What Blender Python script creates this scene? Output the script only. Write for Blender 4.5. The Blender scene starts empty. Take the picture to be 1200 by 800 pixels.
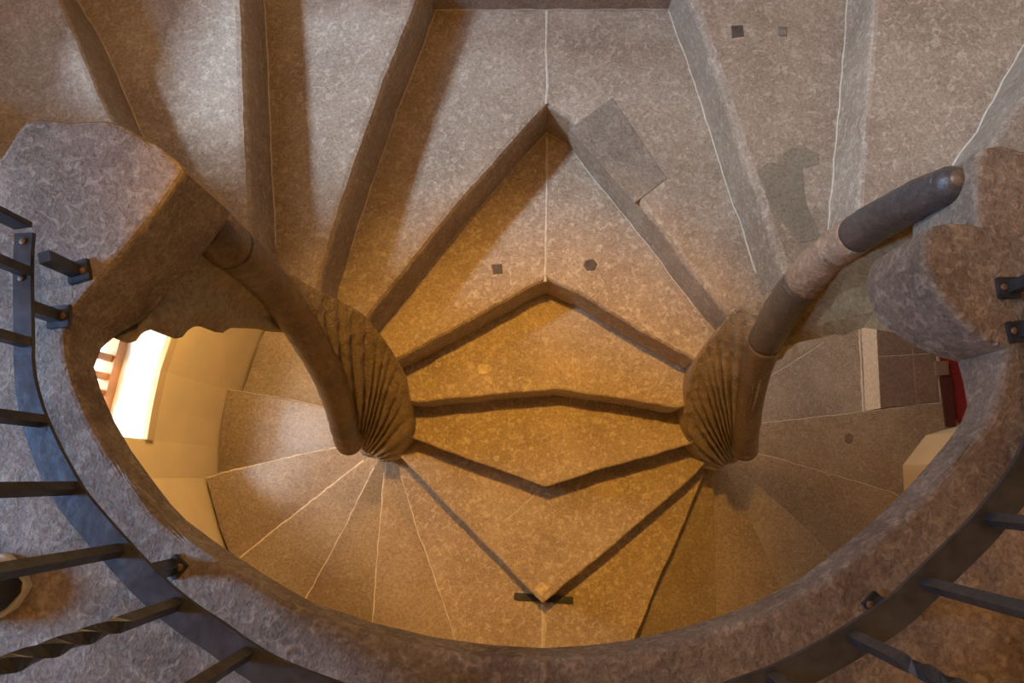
import bpy, bmesh, math, random
from mathutils import Vector, Matrix, noise
random.seed(7)
S = bpy.context.scene
C = S.collection

# ------------------------------------------------------------------ camera
F = 800.0                      # focal length in pixels of the 1200 px wide frame
CAMZ = 0.935                   # the lens is held 0.935 m above the landing stone (z = 0)
down = Vector((20/F, -160/F, -1.0)).normalized()
AZ = -down
AX = Vector((1, 0, 0)); AX = (AX - AZ*AX.dot(AZ)).normalized()
AY = AZ.cross(AX)
ROT = Matrix((AX, AY, AZ))     # camera space -> world space
cd = bpy.data.cameras.new('camera'); cam = bpy.data.objects.new('camera', cd); C.objects.link(cam)
cam.matrix_world = Matrix.Translation((0, 0, CAMZ)) @ ROT.to_4x4()
cd.sensor_width = 36; cd.lens = 24; cd.clip_start = 0.01
S.camera = cam

# ------------------------------------------------------------------ exposure, world, lights
vs = S.view_settings
vs.view_transform = 'Standard'; vs.look = 'None'; vs.gamma = 1; vs.use_curve_mapping = False
vs.exposure = 0.0
w = bpy.data.worlds.new('world'); S.world = w; w.use_nodes = True
w.node_tree.nodes['Background'].inputs[0].default_value = (0.86, 0.93, 1.0, 1)
w.node_tree.nodes['Background'].inputs[1].default_value = 1.7

def area(name, loc, target, sx, sy, power, col):
    d = bpy.data.lights.new(name, 'AREA'); d.shape = 'RECTANGLE'; d.size = sx; d.size_y = sy
    d.energy = power; d.color = col
    o = bpy.data.objects.new(name, d); C.objects.link(o); o.location = loc
    o.rotation_euler = (Vector(target)-Vector(loc)).to_track_quat('-Z', 'Y').to_euler()
    return o
def lamp(name, loc, power, col, r=0.06):
    d = bpy.data.lights.new(name, 'POINT'); d.energy = power; d.color = col; d.shadow_soft_size = r
    o = bpy.data.objects.new(name, d); C.objects.link(o); o.location = loc; return o

def spot(name, loc, target, power, col, ang, blend, r=0.06):
    d = bpy.data.lights.new(name, 'SPOT'); d.energy = power; d.color = col; d.spot_size = math.radians(ang); d.spot_blend = blend; d.shadow_soft_size = r
    o = bpy.data.objects.new(name, d); C.objects.link(o); o.location = loc
    o.rotation_euler = (Vector(target)-Vector(loc)).to_track_quat('-Z', 'Y').to_euler()
    return o
area('daylight_upper_window', (-3.6, 1.5, 2.9), (0.0, 0.95, -1.0), 0.52, 0.52, 370, (0.58, 0.77, 1.0))
area('daylight_landing_window', (-1.78, -0.02, 0.62), (-0.75, 0.30, 0.0), 0.34, 0.34, 40, (0.22, 0.50, 1.0))
area('daylight_lower_window', (-2.05, 0.40, -0.80), (-1.0, 0.35, -2.7), 0.35, 0.8, 58, (0.80, 0.90, 1.0))
area('daylight_back_window', (1.15, 1.80, -1.75), (1.7, 0.6, -2.9), 0.35, 0.4, 9, (0.80, 0.88, 1.0))
lamp('warm_ceiling_lamp', (0.05, 0.85, 2.0), 22, (1.0, 0.48, 0.08), 0.08)
spot('ceiling_spotlight', (-0.20, 1.15, 2.3), (0.05, -0.02, -1.6), 500, (1.0, 0.50, 0.07), 29, 1.0)
lamp('warm_lower_fill', (1.45, 0.35, -1.35), 3.5, (1.0, 0.50, 0.12), 0.06)  # added fill to warm the lower right steps, no fixture seen there
lamp('warm_landing_lamp', (0.1, -0.8, 2.1), 6, (1.0, 0.50, 0.14), 0.08)
lamp('warm_wall_lamp', (-1.15, 0.95, -1.45), 42, (1.0, 0.60, 0.20), 0.06)

# ------------------------------------------------------------------ helpers
H = 0.17
def DK(k): return H*(10.5+k)         # depth of tread k below the lens
def ZK(k): return CAMZ-DK(k)
def at(px, py, D):
    """the point D metres below the lens that the photo shows at pixel px, py"""
    v = ROT @ Vector(((px-600)/F, -(py-400)/F, -1.0))
    v = v*(D/-v.z)
    return Vector((v.x, v.y, v.z+CAMZ))
def xy(pts, D): return [tuple(at(p[0], p[1], D)[:2]) for p in pts]

def nd(nt, t, **k):
    n = nt.nodes.new(t)
    for a, b in k.items():
        if a in n.inputs: n.inputs[a].default_value = b
        else: setattr(n, a, b)
    return n
def stone(name, c1, c2, c3, rough=0.7, scale=1.0, bump=0.35, speck=0.5, spec=0.4, chisel=0.0):
    m = bpy.data.materials.new(name); m.use_nodes = True; nt = m.node_tree; L = nt.links
    b = nt.nodes['Principled BSDF']
    tc = nd(nt, 'ShaderNodeTexCoord')
    geo = nd(nt, 'ShaderNodeNewGeometry')
    P = geo.outputs['Position']
    n1 = nd(nt, 'ShaderNodeTexNoise'); n1.inputs['Scale'].default_value = 3.2*scale; n1.inputs['Detail'].default_value = 6; n1.inputs['Roughness'].default_value = 0.65
    n2 = nd(nt, 'ShaderNodeTexNoise'); n2.inputs['Scale'].default_value = 34*scale; n2.inputs['Detail'].default_value = 5; n2.inputs['Distortion'].default_value = 1.0
    n3 = nd(nt, 'ShaderNodeTexNoise'); n3.inputs['Scale'].default_value = 95*scale; n3.inputs['Detail'].default_value = 3; n3.inputs['Distortion'].default_value = 0.8
    vo = nd(nt, 'ShaderNodeTexVoronoi'); vo.inputs['Scale'].default_value = 42*scale
    for n in (n1, n2, n3, vo): L.new(P, n.inputs['Vector'])
    r1 = nd(nt, 'ShaderNodeValToRGB'); r1.color_ramp.elements[0].position = 0.32; r1.color_ramp.elements[1].position = 0.68
    r1.color_ramp.elements[0].color = (*c1, 1); r1.color_ramp.elements[1].color = (*c2, 1)
    L.new(n1.outputs['Fac'], r1.inputs['Fac'])
    r2 = nd(nt, 'ShaderNodeValToRGB'); r2.color_ramp.elements[0].position = 0.50; r2.color_ramp.elements[1].position = 0.66
    r2.color_ramp.elements[0].color = (0, 0, 0, 1); r2.color_ramp.elements[1].color = (speck, speck, speck, 1)
    L.new(n2.outputs['Fac'], r2.inputs['Fac'])
    mx = nd(nt, 'ShaderNodeMixRGB'); L.new(r2.outputs['Color'], mx.inputs['Fac']); L.new(r1.outputs['Color'], mx.inputs[1]); mx.inputs[2].default_value = (*c3, 1)
    r3 = nd(nt, 'ShaderNodeValToRGB'); r3.color_ramp.elements[0].position = 0.30; r3.color_ramp.elements[1].position = 0.62
    r3.color_ramp.elements[0].color = (0.62, 0.60, 0.58, 1); r3.color_ramp.elements[1].color = (1.12, 1.12, 1.12, 1)
    L.new(n3.outputs['Fac'], r3.inputs['Fac'])
    mm = nd(nt, 'ShaderNodeMixRGB', blend_type='MULTIPLY'); mm.inputs['Fac'].default_value = 0.8
    L.new(mx.outputs[0], mm.inputs[1]); L.new(r3.outputs['Color'], mm.inputs[2])
    # small dark pits
    r4 = nd(nt, 'ShaderNodeValToRGB'); r4.color_ramp.elements[0].position = 0.04; r4.color_ramp.elements[1].position = 0.13
    r4.color_ramp.elements[0].color = (0.45, 0.42, 0.4, 1); r4.color_ramp.elements[1].color = (1, 1, 1, 1)
    L.new(vo.outputs['Distance'], r4.inputs['Fac'])
    m2 = nd(nt, 'ShaderNodeMixRGB', blend_type='MULTIPLY'); m2.inputs['Fac'].default_value = 0.6
    L.new(mm.outputs[0], m2.inputs[1]); L.new(r4.outputs['Color'], m2.inputs[2])
    L.new(m2.outputs[0], b.inputs['Base Color'])
    b.inputs['Roughness'].default_value = rough
    b.inputs['Specular IOR Level'].default_value = spec
    ad = nd(nt, 'ShaderNodeMath', operation='ADD'); L.new(n2.outputs['Fac'], ad.inputs[0]); L.new(n3.outputs['Fac'], ad.inputs[1])
    out = ad.outputs[0]
    if chisel > 0:
        wv = nd(nt, 'ShaderNodeTexWave'); wv.inputs['Scale'].default_value = 26; wv.inputs['Distortion'].default_value = 7; wv.inputs['Detail'].default_value = 3; wv.inputs['Detail Scale'].default_value = 2.5
        wv.bands_direction = 'DIAGONAL'
        L.new(P, wv.inputs['Vector'])
        mu = nd(nt, 'ShaderNodeMath', operation='MULTIPLY'); L.new(wv.outputs['Fac'], mu.inputs[0]); mu.inputs[1].default_value = chisel
        a2 = nd(nt, 'ShaderNodeMath', operation='ADD'); L.new(out, a2.inputs[0]); L.new(mu.outputs[0], a2.inputs[1]); out = a2.outputs[0]
    bp = nd(nt, 'ShaderNodeBump'); bp.inputs['Strength'].default_value = bump; bp.inputs['Distance'].default_value = 0.006
    L.new(out, bp.inputs['Height']); L.new(bp.outputs['Normal'], b.inputs['Normal'])
    return m
def plain(name, col, rough=0.5, metal=0.0, bump=0.0, vary=0.0, scale=20):
    m = bpy.data.materials.new(name); m.use_nodes = True; nt = m.node_tree; b = nt.nodes['Principled BSDF']
    b.inputs['Roughness'].default_value = rough; b.inputs['Metallic'].default_value = metal
    geo = nd(nt, 'ShaderNodeNewGeometry'); n = nd(nt, 'ShaderNodeTexNoise'); n.inputs['Scale'].default_value = scale; n.inputs['Detail'].default_value = 5
    nt.links.new(geo.outputs['Position'], n.inputs['Vector'])
    r = nd(nt, 'ShaderNodeValToRGB'); r.color_ramp.elements[0].position = .3; r.color_ramp.elements[1].position = .7
    r.color_ramp.elements[0].color = tuple(c*(1-vary) for c in col)+(1,); r.color_ramp.elements[1].color = tuple(min(1, c*(1+vary)) for c in col)+(1,)
    nt.links.new(n.outputs['Fac'], r.inputs['Fac']); nt.links.new(r.outputs['Color'], b.inputs['Base Color'])
    if bump:
        bp = nd(nt, 'ShaderNodeBump'); bp.inputs['Strength'].default_value = bump; bp.inputs['Distance'].default_value = 0.004
        nt.links.new(n.outputs['Fac'], bp.inputs['Height']); nt.links.new(bp.outputs['Normal'], b.inputs['Normal'])
    return m

M_STEP = [stone('step_stone_%d' % i, c1, c2, c3, rough=r, speck=s, scale=1.5) for i, (c1, c2, c3, r, s) in enumerate([
    ((0.27, 0.20, 0.145), (0.40, 0.315, 0.24), (0.56, 0.47, 0.37), 0.62, 0.5),
    ((0.30, 0.22, 0.155), (0.43, 0.33, 0.245), (0.60, 0.50, 0.39), 0.66, 0.6),
    ((0.25, 0.19, 0.14), (0.37, 0.29, 0.22), (0.50, 0.42, 0.33), 0.60, 0.45),
])]
M_LOW = stone('lower_step_stone', (0.26, 0.19, 0.13), (0.37, 0.285, 0.205), (0.46, 0.37, 0.28), 0.42, 1.0, 0.25, 0.4, 0.5)
M_LOW2 = stone('lower_step_stone_dark', (0.23, 0.17, 0.115), (0.33, 0.255, 0.18), (0.43, 0.34, 0.255), 0.40, 1.0, 0.25, 0.4, 0.5)
M_LOW3 = stone('lower_step_stone_pale', (0.29, 0.225, 0.16), (0.41, 0.325, 0.24), (0.50, 0.41, 0.32), 0.42, 1.0, 0.25, 0.4, 0.5)
M_CURB = stone('landing_stone', (0.12, 0.085, 0.06), (0.29, 0.225, 0.165), (0.43, 0.35, 0.26), 0.8, 1.6, 0.45, 0.45, 0.3, 0.0)
M_CARVE = stone('carved_stone', (0.24, 0.17, 0.11), (0.42, 0.32, 0.21), (0.56, 0.44, 0.30), 0.55, 2.2, 0.8, 0.5)
M_STRING = stone('string_stone', (0.26, 0.21, 0.14), (0.36, 0.29, 0.19), (0.42, 0.34, 0.23), 0.85, 0.8, 0.3, 0.3)
M_RAIL = stone('polished_rail_stone', (0.085, 0.055, 0.036), (0.20, 0.135, 0.085), (0.26, 0.18, 0.12), 0.38, 1.2, 0.25, 0.35, 0.5)
M_RAILDK = stone('dark_rail_stone', (0.055, 0.048, 0.045), (0.09, 0.08, 0.075), (0.13, 0.11, 0.10), 0.35, 1.5, 0.25, 0.4, 0.5)
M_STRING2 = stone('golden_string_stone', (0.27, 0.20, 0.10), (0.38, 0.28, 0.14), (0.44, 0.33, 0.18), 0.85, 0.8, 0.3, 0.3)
M_RAILMID = stone('grey_brown_rail_stone', (0.085, 0.065, 0.05), (0.15, 0.115, 0.085), (0.21, 0.165, 0.13), 0.4, 1.4, 0.25, 0.35, 0.5)
M_RAILLT = stone('worn_rail_stone', (0.25, 0.16, 0.10), (0.45, 0.31, 0.20), (0.55, 0.42, 0.28), 0.6, 1.5, 0.5, 0.5)
M_WORNLIT = plain('worn_and_daylit_stone', (0.66, 0.58, 0.48), 0.5, 0, 0.2, 0.2, 60)  # pale stone for worn edges and for daylight painted on the tile riser
M_MORTAR = plain('mortar', (0.52, 0.45, 0.36), 0.9, 0, 0.4, 0.15, 60)
M_PATCH = stone('repair_stone', (0.19, 0.15, 0.12), (0.28, 0.225, 0.175), (0.42, 0.35, 0.28), 0.7, 1.4, 0.4, 0.4)
M_PATCH2 = stone('repair_mortar', (0.22, 0.18, 0.13), (0.29, 0.24, 0.18), (0.31, 0.26, 0.2), 0.8, 1.4, 0.2, 0.2)
M_PLUG = plain('plug_stone', (0.085, 0.062, 0.048), 0.7, 0, 0.3, 0.3, 50)
M_PLUGL = plain('light_plug_stone', (0.55, 0.43, 0.26), 0.7, 0, 0.5, 0.3, 60)
M_WALL = plain('cream_plaster', (0.72, 0.60, 0.38), 0.9, 0, 0.25, 0.06, 5)
M_PIER = plain('pier_plaster', (0.60, 0.47, 0.29), 0.9, 0, 0.2, 0.06, 6)
M_IRON = plain('wrought_iron', (0.05, 0.05, 0.053), 0.38, 0.35, 0.35, 0.35, 45)
M_RIVET = plain('rusty_rivet', (0.20, 0.11, 0.055), 0.6, 0.4, 0.3, 0.3, 80)
M_WOOD = plain('window_wood', (0.42, 0.20, 0.075), 0.5, 0, 0.2, 0.2, 12)
M_WHITE = plain('white_reveal', (0.86, 0.83, 0.78), 0.9, 0, 0.1, 0.03, 8)
M_RED = plain('red_carpet', (0.22, 0.012, 0.012), 0.95, 0, 0.6, 0.25, 120)
M_REDDK = plain('dark_red_mat', (0.075, 0.014, 0.010), 0.95, 0, 0.6, 0.25, 120)
M_TILE = stone('floor_tile', (0.17, 0.115, 0.085), (0.23, 0.155, 0.115), (0.27, 0.19, 0.14), 0.5, 0.9, 0.1, 0.3)
M_SHOE = plain('black_leather', (0.02, 0.019, 0.018), 0.45, 0, 0.3, 0.2, 60)
M_SOLE = plain('pale_rubber', (0.55, 0.47, 0.33), 0.7, 0, 0.1, 0.1, 30)
mg = bpy.data.materials.new('window_glass'); mg.use_nodes = True; nt = mg.node_tree; nt.nodes.clear()
o_ = nt.nodes.new('ShaderNodeOutputMaterial'); t_ = nt.nodes.new('ShaderNodeBsdfTransparent'); g_ = nt.nodes.new('ShaderNodeBsdfGlossy'); g_.inputs['Roughness'].default_value = 0.05
x_ = nt.nodes.new('ShaderNodeMixShader'); x_.inputs[0].default_value = 0.08
nt.links.new(t_.outputs[0], x_.inputs[1]); nt.links.new(g_.outputs[0], x_.inputs[2]); nt.links.new(x_.outputs[0], o_.inputs[0])
M_GLASS = mg

def obj(name, bm, mat, parent=None, smooth=False):
    me = bpy.data.meshes.new(name)
    bmesh.ops.recalc_face_normals(bm, faces=bm.faces)
    vsum = Vector((0, 0, 0))
    for v in bm.verts: vsum += v.co
    c = vsum/max(1, len(bm.verts))
    if parent is not None:                       # world position kept: parents carry no rotation
        base = parent.location
        bmesh.ops.translate(bm, verts=bm.verts, vec=-c); loc = c-world_loc(parent)
    else:
        bmesh.ops.translate(bm, verts=bm.verts, vec=-c); loc = c
    bm.to_mesh(me); bm.free()
    me.materials.append(mat)
    if smooth:
        for p in me.polygons: p.use_smooth = True
    o = bpy.data.objects.new(name, me); C.objects.link(o)
    o.location = loc
    if parent is not None: o.parent = parent
    return o
def world_loc(o):
    v = o.location.copy()
    while o.parent: o = o.parent; v += o.location
    return v
def tag(o, label=None, cat=None, group=None, kind=None):
    if label: o['label'] = label
    if cat: o['category'] = cat
    if group: o['group'] = group
    if kind: o['kind'] = kind
    return o
def empty(name, loc, label, cat, group=None):
    o = bpy.data.objects.new(name, None); C.objects.link(o); o.location = loc; o.empty_display_size = 0.1
    return tag(o, label, cat, group)

def prism(poly, z1, z0, front=None, bev=0.0, seg=3, bm=None):
    """solid with the outline poly, top z1, bottom z0; top edges between points of 'front' are rounded"""
    bm = bm or bmesh.new()
    if front and bev > 0:
        m = len(front); n = len(poly); P = [Vector((p[0], p[1])) for p in poly]
        sg = 1 if sum(P[i].x*P[(i+1) % n].y-P[(i+1) % n].x*P[i].y for i in range(n)) > 0 else -1
        def inn(i):
            t = (P[min(i+1, m-1)]-P[max(i-1, 0)]).normalized(); return Vector((-t.y, t.x))*sg
        lev = [(0.0, bev), (0.12*bev, 0.55*bev), (0.45*bev, 0.15*bev), (bev, 0.0)]
        col = []
        for i in range(n):
            c = [bm.verts.new((P[i].x, P[i].y, z0))]
            if i < m:
                for o, d in lev: q = P[i]+inn(i)*o; c.append(bm.verts.new((q.x, q.y, z1-d)))
            else: c.append(bm.verts.new((P[i].x, P[i].y, z1)))
            col.append(c)
        bm.faces.new([c[-1] for c in col]); bm.faces.new([c[0] for c in col][::-1])
        for i in range(n):
            A, B = col[i], col[(i+1) % n]
            if len(A) == len(B):
                for k in range(len(A)-1): bm.faces.new((A[k], A[k+1], B[k+1], B[k]))
            else: bm.faces.new(A+B[::-1])
        return bm
    a = [bm.verts.new((p[0], p[1], z1)) for p in poly]
    b = [bm.verts.new((p[0], p[1], z0)) for p in poly]
    n = len(poly)
    bm.faces.new(a); bm.faces.new(b[::-1])
    ed = []
    for i in range(n):
        j = (i+1) % n
        bm.faces.new((a[i], b[i], b[j], a[j]))
    if bev > 0:
        bm.edges.ensure_lookup_table()
        for i in range(n):
            j = (i+1) % n
            if front is None or (i in front and j in front):
                ed.append(bm.edges.get((a[i], a[j])))
        bmesh.ops.bevel(bm, geom=ed, offset=bev, segments=seg, profile=0.55, affect='EDGES', clamp_overlap=True)
    return bm
def box(cx, cy, cz, sx, sy, sz, rz=0.0, bev=0.0, bm=None):
    b2 = bmesh.new()
    bmesh.ops.create_cube(b2, size=1, matrix=Matrix.Translation((cx, cy, cz)) @ Matrix.Rotation(rz, 4, 'Z') @ Matrix.Diagonal((sx, sy, sz, 1)))
    if bev: bmesh.ops.bevel(b2, geom=b2.edges[:], offset=bev, segments=2, affect='EDGES')
    if bm is None: return b2
    me = bpy.data.meshes.new('tmp'); b2.to_mesh(me); bm.from_mesh(me); bpy.data.meshes.remove(me); b2.free(); return bm
def densify(pts, step=0.035, jit=0.0016):
    out = []
    for i in range(len(pts)-1):
        a, b = Vector(pts[i]), Vector(pts[i+1]); L = (b-a).length; n = max(1, int(L/step))
        d = (b-a).normalized(); pn = Vector((-d.y, d.x))
        for k in range(n):
            p = a.lerp(b, k/n)
            if k: p = p+pn*random.uniform(-jit, jit)
            out.append(tuple(p))
    out.append(tuple(pts[-1])); return out
def catmull(pts, n=8):
    P = [Vector(p) for p in pts]; P = [P[0]*2-P[1]]+P+[P[-1]*2-P[-2]]; out = []
    for i in range(1, len(P)-2):
        for k in range(n):
            t = k/n; a, b, c, d = P[i-1], P[i], P[i+1], P[i+2]
            out.append(0.5*((2*b)+(c-a)*t+(2*a-5*b+4*c-d)*t*t+(3*b-a-3*c+d)*t*t*t))
    out.append(P[-2]); return out
def tube(path, rad, seg=20, bm=None, cap=True, wob=0.0):
    bm = bm or bmesh.new(); rings = []
    up = Vector((0, 0, 1))
    for i, p in enumerate(path):
        t = (path[min(i+1, len(path)-1)]-path[max(i-1, 0)]).normalized()
        s = t.cross(up); s = s.normalized() if s.length > 1e-4 else Vector((1, 0, 0)); u = s.cross(t)
        r = rad(i/(len(path)-1)) if callable(rad) else rad
        ring = []
        for k in range(seg):
            a = 2*math.pi*k/seg; q = p+(s*math.cos(a)+u*math.sin(a))*r
            if wob: q = q+(q-p).normalized()*wob*noise.noise(q*30)
            ring.append(bm.verts.new(q))
        rings.append(ring)
    for a, b in zip(rings, rings[1:]):
        for k in range(seg): bm.faces.new((a[k], a[(k+1) % seg], b[(k+1) % seg], b[k]))
    if cap: bm.faces.new(rings[0]); bm.faces.new(rings[-1][::-1])
    return bm
def ribbon_fillet(line, z, wdt, hgt, bm=None):
    """low rounded strip of mortar lying on a tread along a line"""
    bm = bm or bmesh.new(); prof = [(-wdt/2, 0), (-wdt*0.35, hgt*0.7), (0, hgt), (wdt*0.35, hgt*0.7), (wdt/2, 0)]
    P = [Vector((p[0], p[1], 0)) for p in line]; prev = None
    for i, p in enumerate(P):
        t = (P[min(i+1, len(P)-1)]-P[max(i-1, 0)]).normalized(); s = Vector((-t.y, t.x, 0))
        j = 1+random.uniform(-.35, .35)
        ring = [bm.verts.new(p+s*a*j+Vector((0, 0, z+b))) for a, b in prof]
        if prev:
            for k in range(4): bm.faces.new((prev[k], prev[k+1], ring[k+1], ring[k]))
            bm.faces.new((prev[4], prev[0], ring[0], ring[4]))
        else: bm.faces.new(ring)
        prev = ring
    bm.faces.new(prev[::-1]); return bm

# ------------------------------------------------------------------ the building: walls, ceiling, floors
ZTOP, ZBOT = 2.5, ZK(16)
def wallseg(pts, z0, z1, holes=(), thick=0.22, name='wall_left', mat=None, smooth=True):
    """a curved wall through pts (inner face); holes = (i0, i1, za, zb): columns i0..i1 are open between za and zb"""
    bm = bmesh.new()
    P = [Vector((p[0], p[1], 0)) for p in pts]; N = []
    for i, p in enumerate(P):
        t = (P[min(i+1, len(P)-1)]-P[max(i-1, 0)]).normalized(); N.append(Vector((-t.y, t.x, 0)))
    zs = sorted(set([z0, z1]+[h[2] for h in holes]+[h[3] for h in holes]))
    def V(cache, i, z, o):
        k = (i, z, o)
        if k not in cache: cache[k] = bm.verts.new(P[i]+N[i]*(thick if o else 0)+Vector((0, 0, z)))
        return cache[k]
    ca = {}; n = len(P)
    def solid(i, j):
        if i < 0 or j < 0 or i >= n-1 or j >= len(zs)-1: return False
        zm = (zs[j]+zs[j+1])/2
        return not any(h[0] <= i < h[1] and h[2] < zm < h[3] for h in holes)
    for i in range(n-1):
        for j in range(len(zs)-1):
            if not solid(i, j): continue
            a, b = zs[j], zs[j+1]
            bm.faces.new((V(ca, i, a, 0), V(ca, i+1, a, 0), V(ca, i+1, b, 0), V(ca, i, b, 0)))
            bm.faces.new((V(ca, i, a, 1), V(ca, i, b, 1), V(ca, i+1, b, 1), V(ca, i+1, a, 1)))
            if not solid(i-1, j): bm.faces.new((V(ca, i, a, 0), V(ca, i, b, 0), V(ca, i, b, 1), V(ca, i, a, 1)))
            if not solid(i+1, j): bm.faces.new((V(ca, i+1, a, 0), V(ca, i+1, a, 1), V(ca, i+1, b, 1), V(ca, i+1, b, 0)))
            if not solid(i, j-1): bm.faces.new((V(ca, i, a, 0), V(ca, i, a, 1), V(ca, i+1, a, 1), V(ca, i+1, a, 0)))
            if not solid(i, j+1): bm.faces.new((V(ca, i, b, 0), V(ca, i+1, b, 0), V(ca, i+1, b, 1), V(ca, i, b, 1)))
    return tag(obj(name, bm, mat or M_WALL), kind='structure')

WL = [(-0.9, -1.16), (-1.12, -1.02), (-1.30, -0.82), (-1.44, -0.52), (-1.55, -0.27), (-1.655, 0.0), (-1.668, 0.165), (-1.66, 0.30), (-1.64, 0.47), (-1.60, 0.64),
      (-1.555, 0.80), (-1.50, 0.95), (-1.48, 1.10), (-1.43, 1.30), (-1.34, 1.45)]
SILL = CAMZ-2.96
wl = wallseg(WL, ZBOT, ZTOP, holes=[(6, 9, SILL, SILL+1.35), (11, 14, 0.05, 1.9), (4, 6, 0.35, 1.0)], name='wall_left')
WB = [(-1.34, 1.45), (-1.1, 1.72), (-0.7, 1.86), (0.95, 1.86), (1.38, 1.72), (1.58, 1.45), (1.85, 1.25), (2.3, 1.15), (4.2, 1.15)]
wallseg(WB, ZBOT, ZTOP, name='wall_back', holes=[(3, 4, -2.05, -1.45), (0, 1, 0.05, 1.9)])
wallseg([(2.3, 1.15), (2.3, 0.75), (2.26, 0.27)], ZK(11)+2.0, ZTOP, name='wall_right', thick=0.2)
wallseg([(1.93, -0.30), (1.72, -0.75), (1.1, -1.16), (0.2, -1.2), (-0.9, -1.16)], ZBOT, ZTOP, name='wall_front')
# plastered pier that carries the right wall beside the lower landing
pier = xy([(1125, 498), (1085, 510), (1058, 545), (1061, 600), (1064, 640)], DK(11))
pp = [tuple(p) for p in pier]+[(2.05, -0.42), (4.2, -0.42), (4.2, 0.262), (2.5, 0.262)]
tag(obj('wall_pier', prism(pp, ZTOP, ZBOT), M_PIER), kind='structure').name = 'wall_corner'
tag(obj('floor', prism([(-2.3, -1.6), (4.3, -1.6), (4.3, 2.3), (-2.3, 2.3)], ZBOT, ZBOT-0.1), M_TILE), kind='structure')
# ceiling
tag(obj('ceiling', prism([(-2.0, -1.6), (4.2, -1.6), (4.2, 2.2), (-2.0, 2.2)], ZTOP+0.12, ZTOP), M_WALL), kind='structure')
# corridor beyond the opening on the right
tag(obj('wall_corridor', prism([(4.0, -0.4), (4.2, -0.4), (4.2, 1.6), (4.0, 1.6)], ZTOP, ZK(11)), M_WALL), kind='structure')

# window in the left wall (below)
def window(i0, i1, za, zb, off, name, bars, line=None):
    a, b = Vector((line or WL)[i0]), Vector((line or WL)[i1]); t = (b-a).normalized(); nn = Vector((-t.y, t.x))
    root = empty(name, (a.x, a.y, za), None, None); tag(root, kind='structure')
    o = nn*off; A = a+o; B = b+o; mid = (A+B)/2; ang = math.atan2(t.y, t.x); L = (B-A).length
    fr = bmesh.new()
    for (cx, cz, sx, sz) in ((0, za+0.03, L+.1, 0.07), (0, zb-0.03, L+.1, 0.07), (-L/2, (za+zb)/2, 0.07, zb-za), (L/2, (za+zb)/2, 0.07, zb-za)):
        box(mid.x+t.x*cx, mid.y+t.y*cx, cz, sx, 0.05, sz, ang, 0, fr)
    obj('window_frame', fr, M_WOOD, root)
    for s in bars:
        obj('glazing_bar', box(mid.x+t.x*s*L, mid.y+t.y*s*L, (za+zb)/2, 0.03, 0.03, zb-za, ang), M_WOOD, root)
    if bars: obj('glazing_bar', box(mid.x, mid.y, za+0.42*(zb-za), L, 0.028, 0.03, ang), M_WOOD, root)
    obj('pane', box(mid.x, mid.y, (za+zb)/2, L, 0.006, zb-za, ang), M_GLASS, root)
    return root
w1 = window(6, 9, SILL, SILL+1.35, 0.21, 'window_1', (-0.15, 0.0, 0.17))
# deep white reveal round the opening and its sill
rv = bmesh.new(); a, b = Vector(WL[6]), Vector(WL[9])
inn = [Vector(p) for p in WL[6:10]]; t = (b-a).normalized(); nn = Vector((-t.y, t.x))
poly = [tuple(p+nn*0.012) for p in inn]+[tuple(b+nn*0.42), tuple(a+nn*0.42)]
prism(poly, SILL+0.004, SILL-0.06, bm=rv)
for e in (a-t*0.03, b+t*0.03):
    q = [e-t*0.02+nn*0.02, e+t*0.02+nn*0.02, e+t*0.02+nn*0.42, e-t*0.02+nn*0.42]
    prism([tuple(v) for v in q], SILL+1.35, SILL-0.06, bm=rv)
q = [a+nn*0.02, b+nn*0.02, b+nn*0.42, a+nn*0.42]; prism([tuple(v) for v in q], SILL+1.41, SILL+1.35, bm=rv)
obj('window_reveal', rv, M_WHITE, w1)
ln = [tuple(p-nn*0.012) for p in inn]; bk = [tuple(p+nn*0.012) for p in inn]
obj('window_sill', prism(ln+bk[::-1], SILL+0.012, SILL-0.045, bev=0.004, seg=2), M_PIER, w1)
window(3, 4, -2.05, -1.45, 0.16, 'window_4', (), WB)
window(4, 6, 0.35, 1.0, 0.18, 'window_3', ())
window(11, 14, 0.05, 1.9, 0.14, 'window_2', ())

# floor of the lower landing
fl = xy([(1032, 478), (1024, 330), (1094, 330), (1106, 471)], DK(11))
e0 = at(1106, 471, DK(11)); e1 = at(1094, 330, DK(11))
zf = ZK(11)
tiles = empty('landing_tile', at(1060, 430, DK(11)), 'brown clay paving tile slab with riser edge coloured pale as if daylit, beside the lower step', 'paving')
def quad(P, Q, R, T, u0, u1, v0, v1):
    f = lambda u, v: tuple((Vector(P).lerp(Vector(Q), u)).lerp(Vector(T).lerp(Vector(R), u), v))
    return [f(u0, v0), f(u1, v0), f(u1, v1), f(u0, v1)]
G = .003
c0, c1, c2, c3 = fl
tb = bmesh.new()
for u0, u1 in ((0.0, 0.40), (0.40, 1.0)):
    for v0, v1 in ((0.0, 0.56), (0.56, 0.94)):
        prism(quad(c0, c1, c2, c3, u0+G, u1-G, v0+G, v1-G), zf+0.001, zf-0.03, bev=0.002, seg=1, bm=tb)
obj('paving_tiles', tb, M_TILE, tiles)
obj('tile_bed', prism(quad(c0, c1, c2, c3, 0, 1, 0, .94), zf-0.003, zf-H-0.05), M_WORNLIT, tiles)  # riser face made pale to stand in for daylight on it
obj('pale_edging', prism(quad(c0, c1, c2, c3, 0, 1, .94, 1.0), zf+0.003, zf-0.05, bev=0.003, seg=1), M_STEP[0], tiles)
fp = [tuple(e0[:2]), tuple(e1[:2]), (2.3, 1.14), (4.0, 1.14), (4.0, 0.265), (2.27, 0.265)]
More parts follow.
